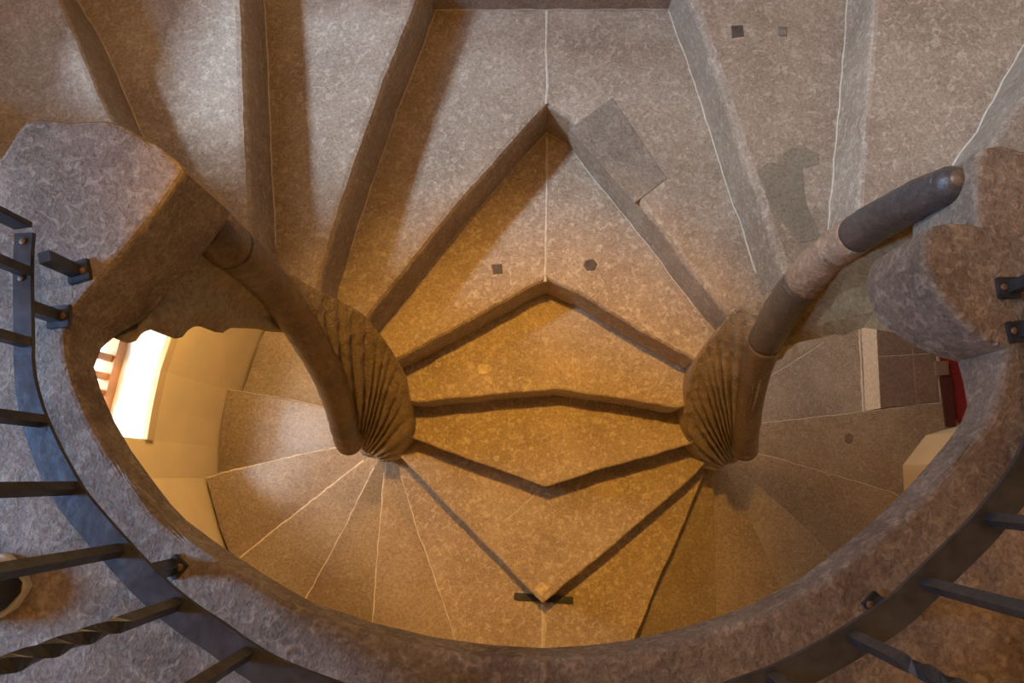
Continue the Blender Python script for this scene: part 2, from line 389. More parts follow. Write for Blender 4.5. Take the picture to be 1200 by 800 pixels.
tag(obj('floor', prism(fp, zf-0.012, zf-0.15), M_TILE), kind='structure')
cp = xy([(1103, 440), (1098, 412), (1150, 408), (1210, 480), (1135, 500), (1112, 497)], DK(11))
tag(obj('carpet_runner', prism([tuple(p) for p in cp], zf-0.002, zf-0.012, bev=0.002, seg=1), M_RED), 'bright red carpet runner on the floor past the paving tiles', 'carpet')
cp = xy([(1101, 441), (1116, 441), (1121, 500), (1109, 500)], DK(11)-.01)
tag(obj('door_mat', prism([tuple(p) for p in cp], zf+0.010, zf-0.002, bev=0.002, seg=1), M_REDDK), 'dark red mat lying along the edge of the bright red carpet', 'mat')
cp = xy([(1096, 423), (1112, 423), (1113, 439), (1098, 440)], DK(11)-.02)
tag(obj('threshold_stone', prism([tuple(p) for p in cp], zf+0.02, zf-0.002, bev=0.003, seg=1), M_TILE), 'small brown threshold stone at the end of the red carpet', 'stone')

# ------------------------------------------------------------------ the riser lines, from the photo's feet of the risers
CL, CR = Vector((-0.60, 0.27)), Vector((0.72, 0.27))
def ext(line, start=None, end=None):
    l = list(line)
    if start: l = [start]+l
    if end: l = l+[end]
    return l
def inner(p, c, d=0.07):
    p = Vector(p); return tuple(p+(c-p).normalized()*d)
Rm2L = [(-0.82, 0.52), (-1.30, 0.74), (-1.50, 0.85)]
Rm2R = [(0.95, 0.53), (1.5, 0.78), (2.2, 1.05)]
Rm1L = xy([(167, 158), (142, 100), (120, 50), (90, 0)], DK(-1)); Rm1L = [(-0.80, 0.57), (-0.88, 0.69)]+Rm1L+[(-1.325, 1.44)]
Rm1R = xy([(1125, 180), (1145, 155), (1175, 95), (1200, 53)], DK(-1)); Rm1R = [(0.93, 0.57), (0.99, 0.66)]+Rm1R+[(1.53, 1.44)]
R0L = xy([(324, 300), (322, 250), (318, 200), (315, 125), (312, 50), (309, 0)], DK(0)); R0L = [inner(R0L[0], CL, .02)]+R0L+[(-0.84, 1.80)]
R0R = xy([(966, 295), (968, 290), (977, 200), (981, 150), (987, 90), (993, 0)], DK(0)); R0R = [inner(R0R[0], CR, .015)]+R0R+[(1.02, 1.80)]
r1l = xy([(397, 337), (410, 294), (429, 237), (442, 200), (465, 130), (480, 95), (494, 60), (510, 12)], DK(1))
r1r = xy([(783, 11), (800, 57), (834, 159), (855, 228), (871, 270), (893, 345)], DK(1))
R1 = [inner(r1l[0], CL, .06)]+r1l+r1r+[inner(r1r[-1], CR, .06)]
r2 = xy([(452, 377), (545, 262), (640, 155), (665, 169), (697, 211), (725, 245), (767, 297), (797, 337), (835, 383)], DK(2))
R2 = [inner(r2[0], CL, .10)]+r2+[inner(r2[-1], CR, .10)]
r3 = xy([(487, 426), (570, 381), (625, 350), (641, 344), (675, 359), (735, 396), (800, 432)], DK(3))
R3 = [inner(r3[0], CL, .14)]+r3+[inner(r3[-1], CR, .14)]
r4 = xy([(500, 477), (570, 470), (625, 465), (650, 463), (695, 470), (737, 476), (782, 484)], DK(4))
R4 = [inner(r4[0], CL, .16)]+r4+[inner(r4[-1], CR, .16)]
r5 = xy([(487, 514), (537, 533), (587, 551), (638, 570), (700, 550), (750, 537), (800, 522)], DK(5))
R5 = [inner(r5[0], CL, .12)]+r5+[inner(r5[-1], CR, .12)]
r6 = xy([(475, 534), (553, 614), (635, 698), (700, 645), (800, 559), (813, 545)], DK(6))
R6 = [inner(r6[0], CL, .08)]+r6+[inner(r6[-1], CR, .08)]
R7L = xy([(462, 532), (467, 548), (492, 630), (501, 652), (535, 753)], DK(6)); R7L += [(-0.09, -1.14)]
R8L = xy([(452, 530), (451, 545), (444, 631), (436, 733)], DK(7)); R8L += [(-0.67, -1.14)]
R9L = xy([(445, 526), (442, 540), (400, 625), (358, 702)], DK(8)); R9L += [(-1.19, -0.93)]
R10L = xy([(438, 522), (432, 535), (352, 597), (310, 630), (281, 654)], DK(9)); R10L += [(-1.44, -0.45)]
R11L = xy([(428, 512), (405, 522), (332, 537), (260, 554), (242, 560)], DK(10))
R12L = xy([(418, 486), (395, 480), (337, 467), (267, 456)], DK(11))
R13L = xy([(410, 440), (395, 410), (360, 350), (345, 330)], DK(12))
R7R = xy([(822, 540), (825, 554), (796, 625), (771, 680), (742, 752)], DK(6)); R7R += [(0.21, -1.16)]
R8R = xy([(836, 542), (836, 555), (838, 640), (840, 722)], DK(7)); R8R += [(0.75, -1.14)]
R9R = xy([(848, 542), (855, 555), (895, 640), (910, 675), (925, 705)], DK(8)); R9R += [(1.28, -0.98)]
R10R = xy([(860, 540), (868, 550), (935, 610), (975, 650)], DK(9)); R10R += [(1.74, -0.62)]
R11R = xy([(862, 522), (870, 527), (912, 537), (962, 552), (1045, 576)], DK(10)); R11R += [(1.915, -0.16)]
R12R = xy([(868, 499), (880, 497), (990, 485), (1050, 478), (1106, 471)], DK(11))
R13R = xy([(880, 452), (897, 443), (965, 400), (985, 374)], DK(12))

def edge_wear(parent, line, k, wd=0.006):
    "pale polished arris along a nosing"
    P = [Vector((p[0], p[1], 0)) for p in line[2:]]; bm = bmesh.new(); prev = None
    for i, p in enumerate(P):
        t = (P[min(i+1, len(P)-1)]-P[max(i-1, 0)]).normalized(); s = Vector((-t.y, t.x, 0)); w_ = wd*(0.5+0.5*random.random())
        ring = [bm.verts.new(p+s*a+Vector((0, 0, ZK(k)+b))) for a, b in ((-w_, -0.0035), (-w_*.3, 0.0008), (w_*.3, 0.0008), (w_, -0.0035))]
        if prev:
            for q in range(4): bm.faces.new((prev[q], prev[(q+1) % 4], ring[(q+1) % 4], ring[q]))
        else: bm.faces.new(ring)
        prev = ring
    bm.faces.new(prev[::-1]); tag(obj('worn_edge', bm, M_WORNLIT, parent), 'pale worn edge')
def step(front, back, k, label, mat, group, name='stone_step', t=0.24, outer=None, innr=None, bev=0.014, mort=None, left=True):
    """front = nosing line(s) from inner to outer; back = riser line of the step above, same direction"""
    poly = list(front); fi = set(range(len(front)))
    if outer: poly += outer
    poly += list(back)[::-1]
    if innr: poly += innr
    o = obj(name, prism(poly, ZK(k), ZK(k)-t, front=fi, bev=bev, seg=3), mat)
    tag(o, label, 'step', group)
    return o
def joint(parent, line, k, wd=0.008, hg=0.006, shift=0.0, mat=None, name='mortar_joint', off=None):
    ln = densify(line, 0.02, 0.001)
    obj(name, ribbon_fillet(ln, ZK(k)-0.001+(off or 0), wd, hg), mat or M_MORTAR, parent)
def plate(parent, pts, k, mat, name, h=0.0025, bev=0.0015):
    P = xy(pts, DK(k)-h)
    return obj(name, prism([tuple(p) for p in P], ZK(k)+h, ZK(k)-0.004, bev=bev, seg=1), mat, parent)

D_ = densify
for nm in 'Rm2L Rm2R Rm1L Rm1R R0L R0R R1 R2 R3 R4 R5 R6 R7L R8L R9L R10L R11L R12L R13L R7R R8R R9R R10R R11R R12R R13R'.split():
    globals()[nm] = D_(globals()[nm], 0.03, 0.0022)

UP = 'winding steps of the upper flights'; MID = 'steps shared by both flights'; LO = 'winding steps of the lower flights'
step(Rm1L, Rm2L, -2, 'dark stone step in the upper left corner, above the blue-lit landing end', M_STEP[2], UP, outer=[(-1.44, 1.2)])
step(Rm1R, Rm2R, -2, 'grey-brown stone step in the upper right corner behind the rail end', M_STEP[2], UP, outer=[(1.84, 1.2)])
# two further steps of each flight, mostly out of the frame, up to the landing
Rm3L = [(-0.82, 0.492), (-1.60, 0.56)]; Rm3R = [(0.9, 0.475), (2.28, 0.60)]
step(D_([(-0.78, 0.50), (-1.50, 0.85)]), D_([(-0.84, 0.495), (-1.61, 0.52)]), -3, 'topmost winding step beside the left landing end', M_STEP[1], UP)
step(D_([(0.90, 0.50), (2.2, 1.05)]), D_([(0.92, 0.49), (2.26, 0.52)]), -3, 'topmost winding step beside the right landing end', M_STEP[1], UP)
s = step(R0L, Rm1L, -1, 'stone step striped by a warm shadow, right of the dark upper left step', M_STEP[0], UP, outer=[(-1.1, 1.70)], bev=0.022)
joint(s, Rm1L[6:-1], -1, 0.005, 0.004)
s = step(R0R, Rm1R, -1, 'brown mottled stone step running up behind the right stone handrail', M_STEP[1], UP, outer=[(1.25, 1.70)])
joint(s, Rm1R[6:-1], -1, 0.007, 0.005)
# tread 0 runs round behind the straight riser
poly = list(R0L)[:]                                    # inner to outer on the left
s = obj('stone_step', prism(list(R1)+list(R0R)+list(R0L)[::-1], ZK(0), ZK(0)-0.24, front=set(range(len(R1))), bev=0.022, seg=3), M_STEP[0])
tag(s, 'widest stone step, wrapping round the top of the picture on both sides', 'step', MID)
joint(s, R0L[2:-1], 0, 0.006, 0.004); joint(s, R0R[2:-1], 0, 0.006, 0.004)
plate(s, [(857, 30), (870, 29), (872, 42), (858, 44)], 0, M_PLUG, 'dark_plug')
plate(s, [(912, 31), (922, 31), (922, 42), (913, 42)], 0, M_PATCH, 'square_plug')
plate(s, [(887, 200), (900, 190), (911, 191), (920, 178), (940, 170), (960, 180), (960, 192), (940, 196), (943, 235), (952, 255), (962, 280), (935, 285), (925, 268), (905, 250), (897, 225)], 0, M_PATCH2, 'mortar_patch', 0.0012, 0.001)
s = step(R2, R1, 1, 'pointed stone step with a dark square repair patch', M_STEP[0], MID, bev=0.020)
i0 = 2; joint(s, R1[4:-4], 1, 0.006, 0.004)
joint(s, xy([(641, 13), (640, 60), (642, 100), (640, 122)], DK(1)), 1, 0.009, 0.003)
plate(s, [(718, 114), (782, 209), (744, 238), (667, 151)], 1, M_PATCH, 'stone_patch', 0.002)
s = step(R3, R2, 2, 'pointed stone step with two small dark plugs', M_STEP[1], MID, bev=0.018)
joint(s, R2[6:-6], 2, 0.005, 0.003)
joint(s, xy([(641, 160), (641, 220), (640, 280), (639, 330)], DK(2)), 2, 0.009, 0.003)
plate(s, [(686, 305), (695, 303), (700, 309), (697, 316), (688, 317), (684, 311)], 2, M_PLUG, 'dark_plug')
plate(s, [(576, 310), (588, 309), (589, 320), (578, 321)], 2, M_PLUG, 'dark_plug')
s = step(R4, R3, 3, 'golden-lit stone step with a bowed front and a pale square plug', M_STEP[1], MID, bev=0.010)
plate(s, [(560, 427), (573, 427), (573, 438), (561, 438)], 3, M_PLUGL, 'pale_plug')
s = step(R5, R4, 4, 'diamond-shaped stone step in the middle of the stair', M_STEP[1], MID, bev=0.010)
s = step(R6, R5, 5, 'arrow-shaped stone step ending in a downward point', M_STEP[1], MID, bev=0.010)
joint(s, xy([(633, 573), (620, 586), (604, 600), (590, 611)], DK(5)), 5, 0.005, 0.002)
plate(s, [(635, 681), (644, 689), (635, 698), (626, 690)], 5, M_PLUGL, 'pale_corner_stone')
s6 = obj('stone_step', prism(list(R7L)+list(R7R)[::-1]+list(R6)[::-1], ZK(6), ZK(6)-0.24), M_STEP[1])
edge_wear(s6, R7L, 6, 0.004)
tag(s6, 'stone step under the arrow point, with the iron cramp and pale joint', 'step', MID)
joint(s6, xy([(636, 708), (638, 730), (636, 762), (636, 800)], DK(6)), 6, 0.020, 0.003)
cr = bmesh.new(); c = at(637, 701, DK(6)-.01)
a = at(603, 698, DK(6)); b = at(672, 703, DK(6)); L = (b-a).length
box(c.x, c.y, ZK(6)+0.006, L, 0.026, 0.014, math.atan2((b-a).y, (b-a).x), 0.002, cr)
tag(obj('iron_cramp', cr, M_IRON), 'flat dark iron cramp set in the stone below the arrow point', 'cramp')

lab = ['narrow lower left step, first left of the step with the iron cramp', 'lower left step, second left of the step with the iron cramp',
       'whitish wedge step, third left of the step with the iron cramp',
       'broad lower left step jutting against the cream wall', 'glossy lower left step just below the window-lit wall', 'deepest lower left step, half hidden by the handrail']
Ls = [R7L, R8L, R9L, R10L, R11L, R12L, R13L]
outs = {7: None, 8: [(-1.1, -1.02)], 9: [(-1.31, -0.76)], 10: [(-1.54, -0.25)], 11: [(-1.652, 0.02), (-1.655, 0.17), (-1.655, 0.30)], 12: [(-1.62, 0.50), (-1.545, 0.79)]}
for i, k in enumerate((7, 8, 9, 10, 11, 12)):
    fr = Ls[i+1] if k < 12 else Ls[6]
    bk = Ls[i]
    o = outs[k]
    s = step(fr, bk, k, lab[i], (M_LOW, M_LOW2, M_LOW3)[i % 3], LO, outer=(o[::-1] if o else None), bev=0.006)
    if k < 12: edge_wear(s, fr, k, (0.004, 0.005, 0.007, 0.006, 0.003)[i])
lab = ['golden lower right step, first right of the step with the iron cramp', 'shaded lower right step right of the golden one',
       'dark narrow step under the foot of the right handrail', 'lower right step with an orange light patch', 'large brown stone step reaching the paving tiles on the right',
       'grey stone step beside the pale lit riser']
Rs = [R7R, R8R, R9R, R10R, R11R]
outs = {7: None, 8: [(1.1, -1.14)], 9: [(1.70, -0.72)], 10: [(1.91, -0.30)]}
for i, k in enumerate((7, 8, 9, 10)):
    o = outs[k]
    s = step(Rs[i+1], Rs[i], k, lab[i], (M_LOW2, M_LOW, M_LOW3, M_LOW)[i], LO, outer=(o[::-1] if o else None), bev=0.006)
    if k == 10: edge_wear(s, Rs[i+1], k, 0.003)
pr_ = xy([(1125, 498), (1085, 510), (1058, 545), (1061, 600)], DK(11))
s = obj('stone_step', prism(list(R12R)+[tuple(Vector(p)+Vector((-.001, .001))) for p in pr_]+list(R11R)[::-1], ZK(11), ZK(11)-0.24, front=set(range(len(R12R))), bev=0.004, seg=2), M_LOW)
tag(s, lab[4], 'step', LO); edge_wear(s, R12R, 11, 0.003)
plate(s, [(990, 510), (995, 507), (1000, 510), (1000, 517), (995, 520), (990, 517)], 11, M_TILE, 'round_plug', 0.0015, 0.001)
c0x = xy([(1030, 478), (1022, 330)], DK(11))
s = obj('stone_step', prism([p for p in R12R if p[0] < c0x[0][0]]+[tuple(c0x[0]), tuple(c0x[1])]+list(R13R)[::-1], ZK(12), ZK(12)-0.24), M_STEP[2])
tag(s, lab[5], 'step', LO)
joint(s, [c0x[0], c0x[1]], 12, 0.014, 0.008); joint(s, xy([(897, 444), (930, 424), (965, 401)], DK(12)), 12, 0.006, 0.003)
q = xy([(860, 470), (905, 430), (1010, 350), (900, 300), (800, 420)], DK(13))
tag(obj('stone_step', prism([tuple(p) for p in R13R]+[(1.9, 1.1), (1.1, 1.1)], ZK(13), ZK(13)-.24), M_STEP[2]), 'lowest grey step glimpsed right of the handrail foot', 'step', LO)
q = xy([(936, 425), (968, 405), (962, 370), (934, 378)], DK(13)-.09)  # block added in place of a daylit riser
tag(obj('riser_block', prism([tuple(p) for p in q], ZK(13)+.09, ZK(13), bev=0.005), M_STEP[0]), 'small block standing in for a daylit riser on the lowest grey step', 'stone')

# ------------------------------------------------------------------ landing stone with the oval well
DS = 0.935
rin = xy([(215, 200), (190, 238), (140, 300), (100, 345), (81, 371), (77, 395), (80, 422), (88, 450), (105, 490), (125, 525), (150, 560), (174, 592), (193, 612), (222, 634), (252, 655), (300, 686), (350, 715), (425, 740), (500, 758), (570, 768),
          (637, 772), (690, 769), (741, 763), (800, 750), (850, 735), (901, 716), (960, 684), (1016, 641), (1055, 608), (1090, 574), (1120, 540), (1143, 512), (1158, 490), (1166, 470), (1174, 441), (1180, 408)], DS)
capR = [tuple(p[:2]) for p in catmull([Vector((*p, 0)) for p in xy([(1172, 405), (1160, 401), (1140, 390), (1115, 366), (1095, 338), (1082, 305), (1083, 280), (1092, 264)], DS)], 4)]+xy([(1115, 259), (1143, 262), (1143, 190), (1152, 172), (1175, 168), (1200, 175)], DS)
blkL = xy([(215, 200), (206, 186), (185, 172), (160, 155), (140, 143), (120, 139), (80, 141), (45, 137), (30, 139), (20, 150), (0, 182)], DS)
inner_line = [tuple(p) for p in (blkL[::-1][:-1]+rin)]
# slab as a vertical-sided body whose thickness grows from the thin curb to the thick ends
full = [(-0.93, 0.48)]+inner_line+[tuple(p) for p in capR]+[(0.9, 0.47), (1.9, 0.47), (2.26, 0.27), (1.94, 0.05), (1.93, -0.30), (1.72, -0.74), (1.1, -1.15), (0.2, -1.19), (-0.9, -1.15), (-1.12, -1.01), (-1.30, -0.81), (-1.44, -0.51), (-1.55, -0.26), (-1.65, 0.0), (-1.665, 0.165), (-1.655, 0.30), (-1.64, 0.46)]
def thick(p):
    x, y = p
    e = min(1, max(0, (y-(0.175 if x < 0 else 0.10))/(0.09 if x < 0 else 0.15)))
    return 0.058+e*0.105
bm = bmesh.new()
A = [bm.verts.new((p[0], p[1], 0)) for p in full]
B = [bm.verts.new((p[0], p[1], -thick(p))) for p in full]
n = len(full); ft = bm.faces.new(A)
bmesh.ops.triangulate(bm, faces=[bm.faces.new(B[::-1])])
for i in range(n):
    j = (i+1) % n; bm.faces.new((A[i], B[i], B[j], A[j]))
ed = [bm.edges.get((A[i], A[(i+1) % n])) for i in range(0, len(inner_line)+len(capR)+1)]
bmesh.ops.bevel(bm, geom=ed, offset=0.010, segments=3, profile=0.5, affect='EDGES')
slab = obj('landing_stone', bm, M_CURB)
tag(slab, 'massive stone landing with an oval well, its left end lit blue by daylight', 'landing')

# ------------------------------------------------------------------ string walls under the landing ends
def spandrel(top, bot, off, name, label, mat):
    """thin upright stone face: top and bottom outlines in world space, given thickness away from the well"""
    bm = bmesh.new(); n = len(top)
    a = [bm.verts.new(p) for p in top]; b = [bm.verts.new(p) for p in bot]
    o = Vector(off)
    c = [bm.verts.new(Vector(p)+o) for p in top]; d = [bm.verts.new(Vector(p)+o) for p in bot]
    for i in range(n-1):
        bm.faces.new((a[i], a[i+1], b[i+1], b[i])); bm.faces.new((c[i+1], c[i], d[i], d[i+1]))
        bm.faces.new((a[i], c[i], c[i+1], a[i+1])); bm.faces.new((b[i], b[i+1], d[i+1], d[i]))
    bm.faces.new((a[0], b[0], d[0], c[0])); bm.faces.new((a[-1], c[-1], d[-1], b[-1]))
    return tag(obj(name, bm, mat), label, 'stair string')
def onX(px, py, X):
    v = ROT @ Vector(((px-600)/F, -(py-400)/F, -1.0)); v = v*(X/v.x); return Vector((v.x, v.y, v.z+CAMZ))
def string_face(top, bot, off, label, mat):
    """ruled stone face between a top line and a bottom line, with thickness away from the well"""
    n = 48
    def samp(P, t):
        f = t*(len(P)-1); i = min(int(f), len(P)-2); return Vector(P[i]).lerp(Vector(P[i+1]), f-i)
    T = [samp(top, i/n) for i in range(n+1)]; B = [samp(bot, i/n) for i in range(n+1)]; o = Vector(off)
    bm = bmesh.new(); R = 10
    fr = [[bm.verts.new(T[i].lerp(B[i], k/R)+o*(-0.22*math.sin(math.pi*k/R)*0.5*(1+math.sin(9*k/R)))) for k in range(R+1)] for i in range(n+1)]
    bk = [[bm.verts.new(T[i].lerp(B[i], k/R)+o) for k in (0, R)] for i in range(n+1)]
    for i in range(n):
        for k in range(R): bm.faces.new((fr[i][k], fr[i+1][k], fr[i+1][k+1], fr[i][k+1]))
        bm.faces.new((bk[i][0], bk[i][1], bk[i+1][1], bk[i+1][0]))
        bm.faces.new((fr[i][0], bk[i][0], bk[i+1][0], fr[i+1][0])); bm.faces.new((fr[i][R], fr[i+1][R], bk[i+1][1], bk[i][1]))
    bm.faces.new(fr[0]+[bk[0][1], bk[0][0]]); bm.faces.new(fr[n][::-1]+[bk[n][0], bk[n][1]])
    return tag(obj('stair_string', bm, mat), label, 'stair string')
railL = [(243, 264, 1.16), (262, 283, 1.21), (285, 303, 1.31), (312, 331, 1.47), (334, 356, 1.60), (353, 382, 1.72), (373, 415, 1.86), (388, 446, 2.00), (399, 480, 2.18), (405, 505, 2.34), (409, 518, 2.42)]
railR = [(1112, 217, 0.99), (1080, 231, 1.05), (1045, 250, 1.13), (1010, 271, 1.24), (976, 296, 1.37), (945, 326, 1.51), (918, 361, 1.67), (899, 396, 1.83), (886, 432, 2.01), (878, 470, 2.20), (875, 500, 2.33), (873, 525, 2.45)]
XLs = -0.645
botpx = [(149, 402), (158, 396), (172, 387), (190, 384), (197, 394), (205, 397), (214, 395), (220, 387), (228, 382), (250, 384), (252, 389), (262, 390), (266, 384), (300, 385), (318, 389), (340, 390), (362, 400), (376, 418)]
bot = [onX(x, y, XLs) for x, y in botpx[:-2]]
rl = [at(*p) for p in railL[1:6]]
string_face([Vector((XLs, 0.255, -0.166)), Vector((XLs, 0.33, -0.166)), Vector((XLs+.01, 0.40, -0.168)), Vector((XLs+.03, 0.46, -0.17))]+rl, bot, (-0.08, 0.03, 0), 'shaded stone stair string under the blue-lit left landing end', M_STRING)
XRs = 0.735
botpx = [(1108, 398), (1060, 392), (1028, 386), (1012, 384), (1000, 388), (988, 393), (978, 391), (962, 396), (945, 399), (933, 402), (920, 406), (905, 412), (890, 425)]
bot = [onX(x, y, XRs) for x, y in botpx]
rr = [at(*p) for p in railR[3:9]]
string_face([Vector((XRs, 0.28, -0.166)), Vector((XRs, 0.36, -0.166)), Vector((XRs-.02, 0.43, -0.167))]+rr, bot, (0.08, 0.03, 0), 'golden-brown stone stair string beside the rounded right landing end', M_STRING2)

# ------------------------------------------------------------------ stone handrails and carved newels
def rail_path(pts): return catmull([at(x, y, d) for x, y, d in pts], 10)
hl = empty('stone_handrail', at(330, 350, 1.7), 'dark polished stone handrail curving down on the left to the twisted newel', 'handrail')
PL = rail_path(railL); obj('rail', tube(PL, lambda t: 0.047+0.0*t, 28, wob=0.003), M_RAIL, hl, True)
# rail foot, a rounded knuckle
def ball(c, r, sz=1.0):
    b = bmesh.new(); bmesh.ops.create_uvsphere(b, u_segments=24, v_segments=14, radius=r, matrix=Matrix.Translation(c) @ Matrix.Diagonal((1, 1, sz, 1))); return b
obj('rail_foot', ball(PL[-1], 0.047), M_RAIL, hl, True)
hr = empty('stone_handrail', at(950, 330, 1.65), 'stone handrail on the right with a dark rounded upper end and worn pale section', 'handrail')
PR = rail_path(railR); n = len(PR)
i1, i2, i3 = int(n*.28), int(n*.46), int(n*.64)
RR = lambda g: 0.029+0.0165*min(1, g/0.5)
tag(obj('rail', tube(PR[:i1+1], lambda t: RR(t*.28), 28, wob=0.002), M_RAILDK, hr, True), 'dark upper length of rail')
tag(obj('rail', tube(PR[i1:i2+1], lambda t: RR(.28+.18*t)+0.0008, 28, wob=0.004), M_RAILLT, hr, True), 'worn pale length of rail')
obj('rail', tube(PR[i2:i3+1], lambda t: RR(.46+.18*t)-0.001, 28, wob=0.003), M_RAILMID, hr, True)
obj('rail', tube(PR[i3:], lambda t: 0.0455-0.003*t, 28, wob=0.003), M_RAIL, hr, True)
obj('rail_foot', ball(PR[-1], 0.046), M_RAIL, hr, True)
rc = ball(PR[0], 0.029); obj('rail_end_cap', rc, M_RAILDK, hr, True)
td = (PR[0]-PR[2]).normalized(); obj('rail_end_boss', ball(PR[0]+Vector((0, 0, 0.019)), 0.016, 0.75), M_RAIL, hr, True)

def newel(conv, Bc, side, bulge, label, N=17, flip=1):
    """fan of carved ribs: each runs from the convergence at the foot out to the inner ends of the steps"""
    root = empty('carved_newel', at(*conv[0]), label, 'newel')
    Bp = catmull([at(*p) for p in Bc], 12); Cp = catmull([at(*p) for p in conv], 12)
    def samp(P, t):
        f = t*(len(P)-1); i = min(int(f), len(P)-2); return P[i].lerp(P[i+1], f-i)
    NU, NV = N*12, 36
    bm = bmesh.new(); grid = []
    eye = Vector((0, 0, CAMZ))
    for iu in range(NU+1):
        u = iu/NU; row = []
        p0 = samp(Cp, u); p2 = samp(Bp, u)
        m = p0.lerp(p2, 0.5)+Vector((flip*bulge*(1-abs(2*u-0.75)**1.2 if u < .9 else .3), -0.02*(1-u), 0.06*(1-u)+0.03))
        rs = at(*side); k = max(0, 1-u/0.45)
        m = m.lerp(rs*2-(p0+p2)/2, k)
        for iv in range(NV+1):
            v = iv/NV
            q = p0*(1-v)**2+m*2*v*(1-v)+p2*v*v
            row.append(q)
        grid.append(row)
    vg = []
    for iu in range(NU+1):
        u = iu/NU; vr = []
        for iv in range(NV+1):
            v = iv/NV; q = grid[iu][iv]
            du = grid[min(iu+1, NU)][iv]-grid[max(iu-1, 0)][iv]; dv = grid[iu][min(iv+1, NV)]-grid[iu][max(iv-1, 0)]
            nn = du.cross(dv)
            nn = nn.normalized() if nn.length > 1e-9 else Vector((0, 0, 1))
            if nn.z < 0: nn = -nn
            rib = abs(math.sin(math.pi*(N*u+0.9*v+0.55*noise.noise(Vector((u*7, v*1.5, 3))))))**0.65
            wd = min(1, du.length/0.004)
            amp = 0.026*min(1, 1.7*(1-v)+0.04)*min(1, v*4+0.30)*wd*(0.45+0.55*min(1, u/0.3))
            q = q+nn*(amp*(rib-0.35)+0.0050*noise.noise(q*38)+0.0025*noise.noise(q*95))
            vr.append(bm.verts.new(q))
        vg.append(vr)
    for iu in range(NU):
        for iv in range(NV): bm.faces.new((vg[iu][iv], vg[iu+1][iv], vg[iu+1][iv+1], vg[iu][iv+1]))
    # skirt: the body below the carving
    rim = [vg[iu][NV] for iu in range(NU+1)]+[vg[NU][iv] for iv in range(NV-1, -1, -1)]+[vg[iu][0] for iu in range(NU-1, -1, -1)]+[vg[0][iv] for iv in range(1, NV)]
    cen = sum((v.co for v in rim), Vector())/len(rim)
    low = [bm.verts.new(Vector((v.co.x*0.9+cen.x*0.1, v.co.y*0.9+cen.y*0.1, v.co.z-0.26))) for v in rim]
    for i in range(len(rim)):
        j = (i+1) % len(rim); bm.faces.new((rim[i], low[i], low[j], rim[j]))
    obj('twisted_ribs', bm, M_CARVE, root, True)
    return root
nl = newel([(404, 500, 2.30), (413, 517, 2.46), (424, 526, 2.62), (440, 536, 2.78)],
           [(285, 276, 1.30), (325, 308, 1.47), (362, 334, 1.62), (398, 352, 1.75), (425, 368, 1.84), (445, 391, 1.93), (461, 414, 2.02), (472, 443, 2.13), (480, 475, 2.27), (481, 508, 2.42), (468, 538, 2.70)],
           (368, 374, 1.70), 0.03, 'twisted carved stone newel at the foot of the left handrail')
core = bmesh.new(); c = at(440, 528, 2.85)
bmesh.ops.create_cone(core, cap_ends=True, segments=28, radius1=0.075, radius2=0.06, depth=1.0, matrix=Matrix.Translation((c.x, c.y+0.03, c.z-0.42)))
obj('core', core, M_CARVE, nl, True)
nr = newel([(876, 502, 2.32), (866, 522, 2.46), (860, 535, 2.62), (846, 547, 2.78)],
           [(1003, 268, 1.30), (960, 297, 1.47), (922, 328, 1.60), (890, 348, 1.75), (862, 362, 1.84), (840, 386, 1.93), (821, 412, 2.02), (810, 442, 2.13), (804, 475, 2.27), (805, 510, 2.42), (820, 546, 2.70)],
           (912, 352, 1.66), 0.03, 'twisted carved stone newel at the foot of the right handrail', flip=-1)
core = bmesh.new(); c = at(848, 535, 2.85)
bmesh.ops.create_cone(core, cap_ends=True, segments=28, radius1=0.075, radius2=0.06, depth=1.0, matrix=Matrix.Translation((c.x, c.y+0.03, c.z-0.42)))
obj('core', core, M_CARVE, nr, True)

# ------------------------------------------------------------------ iron railing on the landing
DB = 0.860
bar_px = [(38, 272), (36, 300), (36, 340), (37, 400), (37, 420), (40, 444), (47, 471), (56, 495), (71, 527), (94, 568), (112, 592), (150, 635), (187, 674), (225, 706), (260, 729), (294, 753), (331, 774), (393, 798), (470, 822), (560, 838), (640, 842), (720, 836), (800, 818),
          (860, 797), (905, 780), (950, 758), (995, 732), (1040, 702), (1068, 676), (1097, 648), (1134, 612), (1162, 579), (1181, 554), (1198, 524), (1212, 480), (1220, 430), (1222, 380), (1220, 330), (1217, 290)]
bp_ = catmull([(*at(x, y, DB)[:2], 0) for x, y in bar_px], 5)
rail = empty('iron_railing', at(112, 592, DS), 'wrought iron railing along the edge of the oval well', 'railing')
zb = CAMZ-DB
bm = bmesh.new(); prev = None; W0 = 0.033
path = []
for i, p in enumerate(bp_):
    t = (bp_[min(i+1, len(bp_)-1)]-bp_[max(i-1, 0)]).normalized(); s = Vector((t.y, -t.x, 0))   # outward
    path.append((p, s))
    wd = 0.024 if i < 22 else 0.024+min(1, (i-22)/20)*0.012
    ring = [bm.verts.new(p+Vector((0, 0, zb))), bm.verts.new(p+s*wd+Vector((0, 0, zb))), bm.verts.new(p+s*wd+Vector((0, 0, zb-0.007))), bm.verts.new(p+Vector((0, 0, zb-0.007)))]
    if prev:
        for k in range(4): bm.faces.new((prev[k], prev[(k+1) % 4], ring[(k+1) % 4], ring[k]))
    else: bm.faces.new(ring)
    prev = ring
bm.faces.new(prev[::-1])
